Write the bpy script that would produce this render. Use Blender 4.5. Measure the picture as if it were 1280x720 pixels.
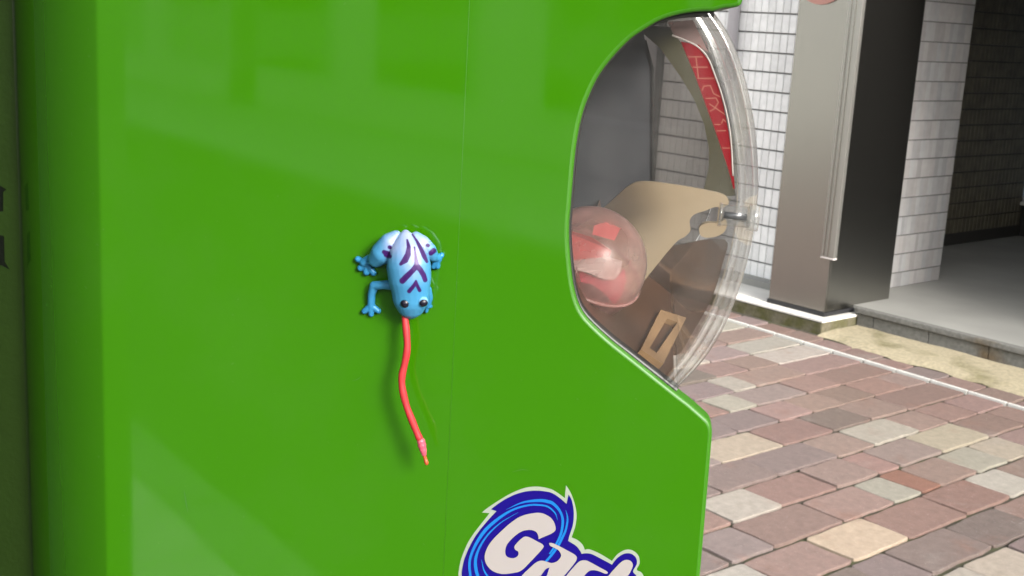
import bpy, bmesh, math, random
from mathutils import Vector, Matrix
from mathutils.geometry import tessellate_polygon
random.seed(7)
S = bpy.context.scene
for o in list(bpy.data.objects): bpy.data.objects.remove(o)
COL = S.collection

# ------------------------------------------------------------------ camera
FPX, PITCH, ROLL, YAW, H = 1525.0, math.radians(12.5), math.radians(3.2), math.radians(-49.5), 1.4
fwd = Vector((math.sin(YAW)*math.cos(PITCH), math.cos(YAW)*math.cos(PITCH), -math.sin(PITCH)))
r0 = Vector((math.cos(YAW), -math.sin(YAW), 0)); u0 = r0.cross(fwd)
CR = r0*math.cos(ROLL) + u0*math.sin(ROLL); CU = u0*math.cos(ROLL) - r0*math.sin(ROLL)
CP = Vector((0, 0, H))
cd = bpy.data.cameras.new('camera'); cam = bpy.data.objects.new('camera', cd); COL.objects.link(cam)
cam.matrix_world = Matrix(((CR.x, CU.x, -fwd.x, CP.x), (CR.y, CU.y, -fwd.y, CP.y), (CR.z, CU.z, -fwd.z, CP.z), (0, 0, 0, 1)))
cd.sensor_width = 36; cd.lens = 36*FPX/1280; cd.clip_start = .01; cd.clip_end = 2000
cd.dof.use_dof = True; cd.dof.focus_distance = .5; cd.dof.aperture_fstop = 60
S.camera = cam

# ------------------------------------------------------------------ sky, sun, exposure
SUN_AZ, SUN_EL = math.radians(97), math.radians(27)
w = bpy.data.worlds.new('World'); S.world = w; w.use_nodes = True
nt = w.node_tree; bg = nt.nodes['Background']
sky = nt.nodes.new('ShaderNodeTexSky'); sky.sky_type = 'NISHITA'; sky.sun_disc = False
sky.sun_elevation = SUN_EL; sky.sun_rotation = SUN_AZ; sky.dust_density = 4; sky.air_density = 1.5
hs = nt.nodes.new('ShaderNodeHueSaturation'); hs.inputs['Saturation'].default_value = .22
nt.links.new(sky.outputs[0], hs.inputs['Color']); nt.links.new(hs.outputs[0], bg.inputs['Color'])
bg.inputs['Strength'].default_value = .125
sl = bpy.data.lights.new('sun', 'SUN'); sl.energy = 1.5; sl.angle = math.radians(17); sl.color = (1, .96, .9)
sun = bpy.data.objects.new('sun', sl); COL.objects.link(sun)
sd = Vector((math.sin(SUN_AZ)*math.cos(SUN_EL), math.cos(SUN_AZ)*math.cos(SUN_EL), math.sin(SUN_EL)))
sun.rotation_euler = sd.to_track_quat('Z', 'Y').to_euler(); sun.location = (3, -2, 8)
S.view_settings.view_transform = 'Standard'; S.view_settings.look = 'None'
S.view_settings.gamma = 1; S.view_settings.use_curve_mapping = False
S.view_settings.exposure = 2.1
S.cycles.caustics_reflective = False; S.cycles.caustics_refractive = False

# ------------------------------------------------------------------ helpers
def lin(c):
    return tuple(((v/255)/12.92 if v/255 <= .04045 else ((v/255+.055)/1.055)**2.4) for v in c)
def link(o, parent=None):
    COL.objects.link(o)
    if parent: o.parent = parent
    return o
def mesh_obj(name, verts, faces, mat=None, parent=None, smooth=False):
    me = bpy.data.meshes.new(name); me.from_pydata([tuple(v) for v in verts], [], faces); me.update()
    if mat: me.materials.append(mat)
    if smooth:
        for p in me.polygons: p.use_smooth = True
    return link(bpy.data.objects.new(name, me), parent)
def bm_obj(name, bm, mat=None, parent=None, smooth=False):
    bmesh.ops.recalc_face_normals(bm, faces=bm.faces[:])
    me = bpy.data.meshes.new(name); bm.to_mesh(me); bm.free()
    if mat: me.materials.append(mat)
    if smooth:
        for p in me.polygons: p.use_smooth = True
    return link(bpy.data.objects.new(name, me), parent)
def box_bm(bm, a, b, bev=0):
    r = bmesh.ops.create_cube(bm, size=1); vs = r['verts']
    for v in vs:
        v.co = Vector([a[i]+(v.co[i]+.5)*(b[i]-a[i]) for i in range(3)])
    if bev:
        es = list({e for v in vs for e in v.link_edges})
        bmesh.ops.bevel(bm, geom=es, offset=bev, segments=2, affect='EDGES', profile=.6)
def box(name, a, b, mat, parent=None, bev=0):
    bm = bmesh.new(); box_bm(bm, a, b, bev); return bm_obj(name, bm, mat, parent)
def cyl(name, p0, p1, r, mat, parent=None, n=24, r2=None, smooth=True):
    bm = bmesh.new(); p0 = Vector(p0); p1 = Vector(p1); d = p1-p0
    bmesh.ops.create_cone(bm, cap_ends=True, segments=n, radius1=r, radius2=r if r2 is None else r2, depth=d.length,
        matrix=Matrix.Translation((p0+p1)/2) @ d.to_track_quat('Z', 'Y').to_matrix().to_4x4())
    o = bm_obj(name, bm, mat, parent)
    if smooth:
        for p in o.data.polygons: p.use_smooth = len(p.vertices) == 4
    return o
def tag(o, label=None, cat=None, group=None, kind=None):
    if label: o['label'] = label
    if cat: o['category'] = cat
    if group: o['group'] = group
    if kind: o['kind'] = kind
    return o
def empty(name, loc=(0, 0, 0), rz=0):
    o = bpy.data.objects.new(name, None); o.empty_display_size = .05; o.location = loc; o.rotation_euler = (0, 0, rz)
    return link(o)
def tube(name, pts, rad, mat, parent=None, n=14):
    pts = [Vector(p) for p in pts]; V = []; Fc = []
    up = Vector((0, 1, 0))
    for i, p in enumerate(pts):
        t = (pts[min(i+1, len(pts)-1)]-pts[max(i-1, 0)]).normalized()
        a = t.cross(up).normalized(); b = t.cross(a)
        r = rad[i] if isinstance(rad, (list, tuple)) else rad
        for k in range(n):
            an = 2*math.pi*k/n; V.append(p+a*r*math.cos(an)+b*r*math.sin(an))
    for i in range(len(pts)-1):
        for k in range(n):
            Fc.append((i*n+k, i*n+(k+1) % n, (i+1)*n+(k+1) % n, (i+1)*n+k))
    Fc.append(tuple(range(n))[::-1]); Fc.append(tuple((len(pts)-1)*n+k for k in range(n)))
    return mesh_obj(name, V, Fc, mat, parent, True)
def catmull(pts, sub=6, corners=(), closed=False):
    """smooth polyline; indices in corners stay sharp"""
    n = len(pts); out = []
    rng = range(n) if closed else range(n-1)
    for i in rng:
        p1 = pts[i]; p2 = pts[(i+1) % n]
        p0 = p1 if (i in corners or (not closed and i == 0)) else pts[(i-1) % n]
        p3 = p2 if ((i+1) % n in corners or (not closed and i+1 == n-1)) else pts[(i+2) % n]
        for k in range(sub):
            t = k/sub
            out.append(tuple(.5*((2*p1[j])+(-p0[j]+p2[j])*t+(2*p0[j]-5*p1[j]+4*p2[j]-p3[j])*t*t+(-p0[j]+3*p1[j]-3*p2[j]+p3[j])*t**3) for j in range(len(p1))))
    if not closed: out.append(tuple(pts[-1]))
    return out

# ------------------------------------------------------------------ materials
def mat_new(name):
    m = bpy.data.materials.new(name); m.use_nodes = True
    return m, m.node_tree, m.node_tree.nodes['Principled BSDF']
def simple(name, rgb, rough=.5, metal=0, coat=0, noise=0, nscale=20, bump=0, bscale=80, stretch=None, spec=.5):
    m, t, b = mat_new(name)
    b.inputs['Roughness'].default_value = rough; b.inputs['Metallic'].default_value = metal
    b.inputs['Coat Weight'].default_value = coat; b.inputs['Coat Roughness'].default_value = .05
    b.inputs['Specular IOR Level'].default_value = spec
    c = lin(rgb); b.inputs['Base Color'].default_value = (*c, 1)
    tc = t.nodes.new('ShaderNodeTexCoord'); src = tc.outputs['Object']
    if stretch:
        mp = t.nodes.new('ShaderNodeMapping'); mp.inputs['Scale'].default_value = stretch
        t.links.new(src, mp.inputs['Vector']); src = mp.outputs[0]
    if noise:
        nz = t.nodes.new('ShaderNodeTexNoise'); nz.inputs['Scale'].default_value = nscale; nz.inputs['Detail'].default_value = 6
        t.links.new(src, nz.inputs['Vector'])
        mr = t.nodes.new('ShaderNodeMapRange'); mr.inputs['From Min'].default_value = .3; mr.inputs['From Max'].default_value = .7
        mr.inputs['To Min'].default_value = 1-noise; mr.inputs['To Max'].default_value = 1+noise
        t.links.new(nz.outputs['Fac'], mr.inputs['Value'])
        mx = t.nodes.new('ShaderNodeMix'); mx.data_type = 'RGBA'; mx.blend_type = 'MULTIPLY'; mx.inputs['Factor'].default_value = 1
        mx.inputs['A'].default_value = (*c, 1); t.links.new(mr.outputs[0], mx.inputs['B'])
        t.links.new(mx.outputs['Result'], b.inputs['Base Color'])
    if bump:
        nb = t.nodes.new('ShaderNodeTexNoise'); nb.inputs['Scale'].default_value = bscale; nb.inputs['Detail'].default_value = 4
        t.links.new(src, nb.inputs['Vector'])
        bp = t.nodes.new('ShaderNodeBump'); bp.inputs['Strength'].default_value = bump; bp.inputs['Distance'].default_value = .01
        t.links.new(nb.outputs['Fac'], bp.inputs['Height']); t.links.new(bp.outputs[0], b.inputs['Normal'])
    return m
def thin_clear(name, tint, gloss_rough=.04, ior=1.5, haze=0, haze_col=(.8, .8, .78)):
    """thin sheet of clear plastic: tinted see-through, Fresnel reflection, a little surface haze"""
    m = bpy.data.materials.new(name); m.use_nodes = True; t = m.node_tree; t.nodes.clear()
    out = t.nodes.new('ShaderNodeOutputMaterial')
    tr = t.nodes.new('ShaderNodeBsdfTransparent'); tr.inputs['Color'].default_value = (*tint, 1)
    gl = t.nodes.new('ShaderNodeBsdfGlossy'); gl.inputs['Roughness'].default_value = gloss_rough
    fr = t.nodes.new('ShaderNodeFresnel'); ge = t.nodes.new('ShaderNodeNewGeometry')
    im = t.nodes.new('ShaderNodeMapRange'); im.inputs['To Min'].default_value = ior; im.inputs['To Max'].default_value = 1/ior   # a thin sheet reflects alike from both faces
    t.links.new(ge.outputs['Backfacing'], im.inputs['Value']); t.links.new(im.outputs[0], fr.inputs['IOR'])
    mx = t.nodes.new('ShaderNodeMixShader'); t.links.new(fr.outputs[0], mx.inputs[0])
    base = tr.outputs[0]
    if haze:
        df = t.nodes.new('ShaderNodeBsdfDiffuse'); df.inputs['Color'].default_value = (*haze_col, 1)
        tl = t.nodes.new('ShaderNodeBsdfTranslucent'); tl.inputs['Color'].default_value = (*haze_col, 1)
        md = t.nodes.new('ShaderNodeMixShader'); md.inputs[0].default_value = .5
        t.links.new(df.outputs[0], md.inputs[1]); t.links.new(tl.outputs[0], md.inputs[2])
        nz = t.nodes.new('ShaderNodeTexNoise'); nz.inputs['Scale'].default_value = 45; nz.inputs['Detail'].default_value = 5
        tc = t.nodes.new('ShaderNodeTexCoord'); t.links.new(tc.outputs['Object'], nz.inputs['Vector'])
        mr = t.nodes.new('ShaderNodeMapRange'); mr.inputs['From Min'].default_value = .35; mr.inputs['From Max'].default_value = .7
        mr.inputs['To Min'].default_value = haze*.5; mr.inputs['To Max'].default_value = haze*1.5
        t.links.new(nz.outputs['Fac'], mr.inputs['Value'])
        mh = t.nodes.new('ShaderNodeMixShader'); t.links.new(mr.outputs[0], mh.inputs[0])
        t.links.new(tr.outputs[0], mh.inputs[1]); t.links.new(md.outputs[0], mh.inputs[2]); base = mh.outputs[0]
    t.links.new(base, mx.inputs[1]); t.links.new(gl.outputs[0], mx.inputs[2])
    t.links.new(mx.outputs[0], out.inputs[0]); return m

def stone_material():
    m, t, b = mat_new('paving_stone')
    at = t.nodes.new('ShaderNodeAttribute'); at.attribute_name = 'Col'
    ge = t.nodes.new('ShaderNodeNewGeometry')
    def noise(sc, det=5, rough=.6):
        n = t.nodes.new('ShaderNodeTexNoise'); n.inputs['Scale'].default_value = sc; n.inputs['Detail'].default_value = det
        n.inputs['Roughness'].default_value = rough
        t.links.new(ge.outputs['Position'], n.inputs['Vector']); return n.outputs['Fac']
    def rng(s, a, b_, c, d):
        mr = t.nodes.new('ShaderNodeMapRange'); mr.inputs['From Min'].default_value = a; mr.inputs['From Max'].default_value = b_
        mr.inputs['To Min'].default_value = c; mr.inputs['To Max'].default_value = d; t.links.new(s, mr.inputs['Value']); return mr.outputs[0]
    def mix(mode, fac, A, B):
        x = t.nodes.new('ShaderNodeMix'); x.data_type = 'RGBA'; x.blend_type = mode
        for nm, v in (('Factor', fac), ('A', A), ('B', B)):
            if isinstance(v, (tuple, float, int)): x.inputs[nm].default_value = v
            else: t.links.new(v, x.inputs[nm])
        return x.outputs['Result']
    c = mix('MIX', rng(noise(6.5), .58, .74, 0, .45), at.outputs['Color'], (*lin((116, 82, 68)), 1))   # rusty patches
    c = mix('MIX', rng(noise(4.2), .6, .75, 0, .5), c, (*lin((126, 119, 113)), 1))
    c = mix('MULTIPLY', 1.0, c, rng(noise(34, 8, .72), .3, .7, .78, 1.18))
    c = mix('MIX', rng(noise(240, 2), .68, .74, 0, .75), c, (*lin((190, 186, 180)), 1))              # pale specks
    t.links.new(c, b.inputs['Base Color']); b.inputs['Roughness'].default_value = .62
    bp = t.nodes.new('ShaderNodeBump'); bp.inputs['Strength'].default_value = .8; bp.inputs['Distance'].default_value = .005
    t.links.new(noise(60, 8, .75), bp.inputs['Height']); t.links.new(bp.outputs[0], b.inputs['Normal'])
    return m
def tile_material(name, rough=.35):
    m, t, b = mat_new(name)
    oi = t.nodes.new('ShaderNodeObjectInfo'); ge = t.nodes.new('ShaderNodeNewGeometry')
    n = t.nodes.new('ShaderNodeTexNoise'); n.inputs['Scale'].default_value = 26; n.inputs['Detail'].default_value = 5
    t.links.new(ge.outputs['Position'], n.inputs['Vector'])
    mr = t.nodes.new('ShaderNodeMapRange'); mr.inputs['From Min'].default_value = .3; mr.inputs['From Max'].default_value = .7
    mr.inputs['To Min'].default_value = .93; mr.inputs['To Max'].default_value = 1.06; t.links.new(n.outputs['Fac'], mr.inputs['Value'])
    x = t.nodes.new('ShaderNodeMix'); x.data_type = 'RGBA'; x.blend_type = 'MULTIPLY'; x.inputs['Factor'].default_value = 1
    t.links.new(oi.outputs['Color'], x.inputs['A']); t.links.new(mr.outputs[0], x.inputs['B'])
    t.links.new(x.outputs['Result'], b.inputs['Base Color']); b.inputs['Roughness'].default_value = rough
    return m
def plastic_green(name='glossy_green_plastic', rough=None):
    m, t, b = mat_new(name)
    tc = t.nodes.new('ShaderNodeTexCoord')
    n = t.nodes.new('ShaderNodeTexNoise'); n.inputs['Scale'].default_value = 5; n.inputs['Detail'].default_value = 3
    t.links.new(tc.outputs['Object'], n.inputs['Vector'])
    x = t.nodes.new('ShaderNodeMix'); x.data_type = 'RGBA'
    x.inputs['A'].default_value = (.0205, .105, .0005, 1); x.inputs['B'].default_value = (.0235, .115, .0008, 1)
    t.links.new(n.outputs['Fac'], x.inputs['Factor'])
    dn = t.nodes.new('ShaderNodeTexNoise'); dn.inputs['Scale'].default_value = 420; dn.inputs['Detail'].default_value = 2
    t.links.new(tc.outputs['Object'], dn.inputs['Vector'])
    dm = t.nodes.new('ShaderNodeTexNoise'); dm.inputs['Scale'].default_value = 9; dm.inputs['Detail'].default_value = 6; dm.inputs['Roughness'].default_value = .7
    t.links.new(tc.outputs['Object'], dm.inputs['Vector'])
    d1 = t.nodes.new('ShaderNodeMapRange'); d1.inputs['From Min'].default_value = .70; d1.inputs['From Max'].default_value = .78; d1.inputs['To Max'].default_value = .10
    t.links.new(dn.outputs['Fac'], d1.inputs['Value'])
    d2 = t.nodes.new('ShaderNodeMapRange'); d2.inputs['From Min'].default_value = .5; d2.inputs['From Max'].default_value = .8; d2.inputs['To Max'].default_value = .035
    t.links.new(dm.outputs['Fac'], d2.inputs['Value'])
    da = t.nodes.new('ShaderNodeMath'); da.operation = 'ADD'; t.links.new(d1.outputs[0], da.inputs[0]); t.links.new(d2.outputs[0], da.inputs[1])
    dx = t.nodes.new('ShaderNodeMix'); dx.data_type = 'RGBA'; dx.inputs['B'].default_value = (.16, .19, .12, 1)
    t.links.new(da.outputs[0], dx.inputs['Factor']); t.links.new(x.outputs['Result'], dx.inputs['A']); t.links.new(dx.outputs['Result'], b.inputs['Base Color'])
    sc = t.nodes.new('ShaderNodeTexNoise'); sc.inputs['Scale'].default_value = 60; sc.inputs['Detail'].default_value = 8
    t.links.new(tc.outputs['Object'], sc.inputs['Vector'])
    mr = t.nodes.new('ShaderNodeMapRange'); mr.inputs['From Min'].default_value = .3; mr.inputs['From Max'].default_value = .75
    mr.inputs['To Min'].default_value = .025; mr.inputs['To Max'].default_value = .075; t.links.new(sc.outputs['Fac'], mr.inputs['Value'])
    if rough is None: t.links.new(mr.outputs[0], b.inputs['Roughness'])
    else: b.inputs['Roughness'].default_value = rough
    b.inputs['IOR'].default_value = 1.58
    wv = t.nodes.new('ShaderNodeTexNoise'); wv.inputs['Scale'].default_value = 14; wv.inputs['Detail'].default_value = 1
    t.links.new(tc.outputs['Object'], wv.inputs['Vector'])
    bp = t.nodes.new('ShaderNodeBump'); bp.inputs['Strength'].default_value = .08; bp.inputs['Distance'].default_value = .0015
    t.links.new(wv.outputs['Fac'], bp.inputs['Height']); t.links.new(bp.outputs[0], b.inputs['Normal'])
    return m
def mossy(name, base, moss, scale=9, a=.45, b_=.62):
    m, t, b = mat_new(name)
    ge = t.nodes.new('ShaderNodeNewGeometry')
    def nz(sc, d=6):
        n = t.nodes.new('ShaderNodeTexNoise'); n.inputs['Scale'].default_value = sc; n.inputs['Detail'].default_value = d
        t.links.new(ge.outputs['Position'], n.inputs['Vector']); return n.outputs['Fac']
    mr = t.nodes.new('ShaderNodeMapRange'); mr.inputs['From Min'].default_value = a; mr.inputs['From Max'].default_value = b_
    t.links.new(nz(scale), mr.inputs['Value'])
    x = t.nodes.new('ShaderNodeMix'); x.data_type = 'RGBA'; x.inputs['A'].default_value = (*lin(base), 1); x.inputs['B'].default_value = (*lin(moss), 1)
    t.links.new(mr.outputs[0], x.inputs['Factor'])
    m2 = t.nodes.new('ShaderNodeMapRange'); m2.inputs['From Min'].default_value = .3; m2.inputs['From Max'].default_value = .7
    m2.inputs['To Min'].default_value = .8; m2.inputs['To Max'].default_value = 1.2; t.links.new(nz(60), m2.inputs['Value'])
    y = t.nodes.new('ShaderNodeMix'); y.data_type = 'RGBA'; y.blend_type = 'MULTIPLY'; y.inputs['Factor'].default_value = 1
    t.links.new(x.outputs['Result'], y.inputs['A']); t.links.new(m2.outputs[0], y.inputs['B'])
    t.links.new(y.outputs['Result'], b.inputs['Base Color']); b.inputs['Roughness'].default_value = .9
    bp = t.nodes.new('ShaderNodeBump'); bp.inputs['Strength'].default_value = .6; bp.inputs['Distance'].default_value = .006
    t.links.new(nz(90), bp.inputs['Height']); t.links.new(bp.outputs[0], b.inputs['Normal'])
    return m
M = {}
M['stone'] = stone_material()
M['mortar'] = mossy('gritty_joint', (62, 58, 48), (62, 66, 36), 7, .48, .66)
M['asphalt'] = simple('asphalt', (62, 62, 64), .85, noise=.2, nscale=60, bump=.7, bscale=300)
M['concrete'] = simple('concrete', (176, 174, 166), .8, noise=.12, nscale=6, bump=.3, bscale=150)
M['ledge'] = simple('pale_ledge_concrete', (206, 203, 196), .8, noise=.08, nscale=8, bump=.2, bscale=150)
M['porch'] = simple('porch_concrete', (138, 137, 132), .7, noise=.1, nscale=3, bump=.2, bscale=200)
M['kerbblock'] = simple('grey_block', (120, 119, 114), .8, noise=.2, nscale=14, bump=.4, bscale=120)
M['tile'] = tile_material('white_glazed_tile', .3)
M['greytile'] = tile_material('grey_streaky_tile', .45)
M['shadetile'] = simple('shade_toned_tile', (92, 86, 72), .5, noise=.25, nscale=12)  # porch shade put into the tile colour
M['grout'] = simple('dark_grout', (92, 92, 90), .9, noise=.1)
M['palegrout'] = simple('pale_grout', (186, 186, 184), .9, noise=.08)
M['midgrout'] = simple('grey_grout', (122, 120, 116), .9, noise=.08)
M['steel'] = simple('brushed_steel', (160, 158, 152), .26, metal=1, noise=.06, nscale=8, bump=.05, bscale=30, stretch=(40, 40, .6))
M['steel2'] = simple('satin_steel_strip', (214, 212, 206), .4, metal=.25, noise=.05, nscale=20)
M['guard'] = simple('satin_grey_guard', (158, 156, 150), .38, metal=.8, noise=.05, nscale=8, stretch=(30, 30, .5))
M['rubber'] = simple('black_sealant', (28, 28, 30), .6)
M['greypaint'] = simple('grey_painted_metal', (172, 170, 174), .45, noise=.03)
M['render'] = simple('pale_render', (196, 192, 184), .85, noise=.05, nscale=3)
M['darkwall'] = simple('dark_panel', (52, 50, 47), .5, noise=.1)
M['pier'] = simple('light_blocker_black', (20, 20, 20), .7)  # for the unseen light-blocking block beside the machine
M['glass'] = simple('window_glass', (40, 48, 54), .05, spec=.8)
M['litglass'] = simple('daylit_frosted_glass', (120, 132, 142), .4)
_b = M['litglass'].node_tree.nodes['Principled BSDF']; _b.inputs['Emission Color'].default_value = (.55, .68, .78, 1); _b.inputs['Emission Strength'].default_value = .016
M['green'] = plastic_green(); M['green_edge'] = plastic_green('satin_green_edge', .45); M['green_edge'].node_tree.nodes['Principled BSDF'].inputs['Specular IOR Level'].default_value = .3
M['olive'] = simple('dull_green_plastic', (24, 40, 8), .4, noise=.08, nscale=30, bump=.05, bscale=400, spec=.25)
M['khaki'] = simple('olive_plastic', (56, 54, 33), .4, noise=.1, nscale=30)
M['smoky'] = thin_clear('smoky_clear_plastic', (.68, .665, .65), .03, 1.5, .035)
M['clear'] = thin_clear('clear_plastic', (.95, .95, .945), .05, 1.45, .06)
M['rim'] = thin_clear('thick_clear_rim', (.90, .90, .89), .12, 1.55, .30, (.70, .70, .68))
M['cap_clear'] = thin_clear('capsule_plastic', (.96, .93, .93), .28, 1.42, .42, (.78, .48, .44))
M['black'] = simple('black_gasket', (24, 24, 22), .45)
M['print'] = simple('dull_black_print', (6, 10, 4), .9, spec=.1)
M['inner'] = simple('grey_inner_plastic', (50, 52, 56), .35, noise=.04, nscale=10)
M['cream'] = simple('cream_plastic', (146, 132, 108), .4, noise=.05, nscale=14)
M['brown'] = simple('brown_tray_plastic', (76, 54, 40), .3, noise=.2, nscale=18)
M['tan'] = simple('tan_plastic', (142, 114, 82), .4, noise=.06)
def paper_mat(name, rgb):
    m = bpy.data.materials.new(name); m.use_nodes = True; t = m.node_tree; t.nodes.clear(); out = t.nodes.new('ShaderNodeOutputMaterial')
    df = t.nodes.new('ShaderNodeBsdfDiffuse'); tl = t.nodes.new('ShaderNodeBsdfTranslucent'); mx = t.nodes.new('ShaderNodeMixShader')
    for n in (df, tl): n.inputs['Color'].default_value = (*lin(rgb), 1)
    mx.inputs[0].default_value = .5; t.links.new(df.outputs[0], mx.inputs[1]); t.links.new(tl.outputs[0], mx.inputs[2]); t.links.new(mx.outputs[0], out.inputs[0]); return m
M['red'] = paper_mat('red_card', (206, 14, 42))
M['pinkline'] = paper_mat('pale_print', (248, 214, 196))
M['white'] = simple('white_paper', (196, 188, 184), .5)
M['pink'] = simple('pink_paper', (200, 62, 92), .45)
M['red2'] = simple('red_paper', (176, 44, 46), .45)
M['tongue'] = simple('coral_rubber', (152, 38, 42), .55, spec=.25, noise=.05, nscale=200)
M['tongue2'] = simple('pink_rubber', (160, 66, 82), .4)
M['tongue3'] = simple('orange_rubber', (150, 66, 34), .45)
M['logo_white'] = simple('logo_offwhite', (134, 129, 127), .3)
M['logo_edge'] = simple('logo_pale_edge', (126, 134, 122), .3)
M['logo_blue'] = simple('logo_deep_blue', (14, 3, 92), .25)
M['logo_light'] = simple('logo_light_blue', (18, 92, 156), .25)
M['reflection_pink'] = simple('reflection_pink', (150, 108, 98), .4)  # tone of the reflection painted on the pillar

M['mossside'] = mossy('mossy_concrete', (96, 90, 74), (72, 70, 36), 12, .35, .6)
M['sand'] = mossy('cream_mortar', (150, 140, 116), (100, 94, 62), 5, .5, .72)
M['block'] = mossy('weathered_block', (104, 103, 99), (92, 78, 58), 4, .55, .7)

# ------------------------------------------------------------------ ground, road, pavement
def sheet(name, x0, x1, y0, y1, z, mat):
    return mesh_obj(name, [(x0, y0, z), (x1, y0, z), (x1, y1, z), (x0, y1, z)], [(0, 1, 2, 3)], mat)
tag(sheet('ground', -400, 400, -400, 400, -.13, M['concrete']), kind='structure')
tag(sheet('road', .72, 4.1, -60, 60, -.10, M['asphalt']), kind='structure')
pav = tag(box('pavement', (-9, -30, -.125), (.55, 5.2, -.009), M['mortar']), kind='structure')
tag(box('far_pavement', (4.27, -40, -.125), (6.6, 40, .0), M['concrete']), kind='structure')
def slab_strip():
    root = tag(mesh_obj('slab_path', [(-.06, -12, -.006), (.552, -12, -.006), (.552, 4.5, -.006), (-.06, 4.5, -.006)], [(0, 1, 2, 3)], M['mortar']), kind='structure')
    first = box('paving_slab', (0, .003, -.02), (.30, .297, .001), M['slab'], root, .004)
    for i in range(2):
        for j in range(54):
            o = first if i == j == 0 else link(first.copy(), root); o.location = (-.055+i*.304, -12+j*.3, 0)
M['slab'] = simple('pale_slab', (178, 174, 166), .75, noise=.12, nscale=9, bump=.2, bscale=150)
slab_strip()
DRAIN = lambda X: 4.602-.040*(X+3.454)          # front of the steel edging strip

def kerb(name, x0, x1, label):
    root = tag(empty(name, ((x0+x1)/2, 0, -.12)), label, 'kerb')
    first = None
    for i in range(44):
        y = -24+i*.6
        if first is None:
            first = box('kerb_stone', (x0, .004, -.12), (x1, .596, .002), M['kerbblock'], None, .012); o = first
        else:
            o = first.copy(); link(o)
        o.location = (0, y, 0); o.parent = root; o.matrix_parent_inverse = Matrix.Translation((-(x0+x1)/2, 0, .12))
    return root
kerb('kerb', .555, .72, 'grey concrete kerb between brick pavement and asphalt road')
kerb('kerb', 4.1, 4.265, 'concrete kerb on the far side of the asphalt road')

STC = {'W': (160, 155, 148), 'C': (178, 160, 144), 'Y': (162, 152, 140), 'P': (144, 126, 119), 'G': (139, 128, 125), 'D': (126, 117, 112),
       'R': (148, 126, 118), 'O': (150, 117, 102), 'Q': (150, 132, 125)}
STC = {k: tuple(c*f_ for c, f_ in zip(v, (.86, .845, .82) if k in 'WCY' else (.80, .762, .748))) for k, v in STC.items()}
XL = [-3.450, -3.285, -3.115, -2.948, -2.780, -2.612, -2.434, -2.259, -2.085, -1.907, -1.727, -1.552]
COURSES = [   # joints along each course and the tone of each stone
 ([4.228], 'GW'), ([4.014, 4.218], 'QPW'), ([3.722, 3.861, 4.185], 'GWQP'), ([3.497, 3.656, 3.969, 4.199], 'RWGRP'),
 ([3.577, 3.784, 3.987, 4.189, 4.41], 'GQPPRP'), ([3.045, 3.37, 3.664, 3.901, 4.153], 'GYRDPP'),
 ([3.123, 3.444, 3.663, 3.949, 4.151, 4.36], 'GGQWPPP'), ([2.916, 3.201, 3.429, 3.553, 3.818, 4.13], 'WRPRGYP'),
 ([2.471, 2.656, 2.982, 3.25, 3.399, 3.512, 3.736, 3.94, 4.14], 'GGPRWOQWYP'), ([2.488, 2.767, 3.042, 3.358, 3.616, 3.811], 'WQCRRWP'),
 ([2.725, 2.883, 3.197, 3.478], 'DGGDR')]
def course_x(k):      # k = 0 at XL[0]
    if k < 0: return XL[0]+k*.171
    if k < len(XL): return XL[k]
    return XL[-1]+(k-len(XL)+1)*.174
def stone_geo(x0, x1, y0, y1, V, Fc, cols, col):
    jx, jy = .0068, .0038
    a = [random.uniform(-.003, .003) for _ in range(8)]
    x0 += jx+a[0]*.6; x1 -= jx+a[1]*.6; y0 += jy+a[2]; y1 -= jy+a[3]
    zt = random.uniform(-.002, .002); tx, ty = random.uniform(-.008, .008), random.uniform(-.006, .006)
    ch = .012
    out = []
    n = max(2, int((y1-y0)/.045))
    e = lambda: random.uniform(-.0036, .0036)
    for i in range(n): out.append((x0+e(), y0+ch+(y1-y0-2*ch)*i/(n-1)))
    out.append((x0+ch*.5, y1-e())); out.append(((x0+x1)/2, y1+e())); out.append((x1-ch*.5, y1-e()))
    for i in range(n): out.append((x1+e(), y1-ch-(y1-y0-2*ch)*i/(n-1)))
    out.append((x1-ch*.5, y0+e())); out.append(((x0+x1)/2, y0+e())); out.append((x0+ch*.5, y0+e()))
    cx, cy = (x0+x1)/2, (y0+y1)/2; b = len(V); m = len(out)
    for (x, y) in out: V.append((x, y, -.02))
    for (x, y) in out: V.append((x, y, zt-.0022+(x-cx)*tx+(y-cy)*ty))
    for (x, y) in out:
        dx, dy = x-cx, y-cy
        V.append((cx+dx*(1-0.0032/max(.05, abs(x1-x0)/2)), cy+dy*(1-0.0032/max(.05, (y1-y0)/2)), zt+dx*tx+dy*ty))
    for i in range(m):
        j = (i+1) % m
        Fc.append((b+j, b+i, b+m+i, b+m+j)); Fc.append((b+m+j, b+m+i, b+2*m+i, b+2*m+j))
    Fc.append(tuple(b+2*m+i for i in range(m))[::-1])
    cols.extend([col]*(3*m))
def set_cols(o, cols):
    at = o.data.color_attributes.new('Col', 'FLOAT_COLOR', 'POINT')
    at.data.foreach_set('color', [c for q in cols for c in (*q, 1)])
def jitcol(k):
    c = STC[k]; j = random.uniform(-7, 7); return lin(tuple(min(255, max(0, v+j+random.uniform(-1.5, 1.5))) for v in c))
sv, sf, sc = [], [], []; near = []
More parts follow.
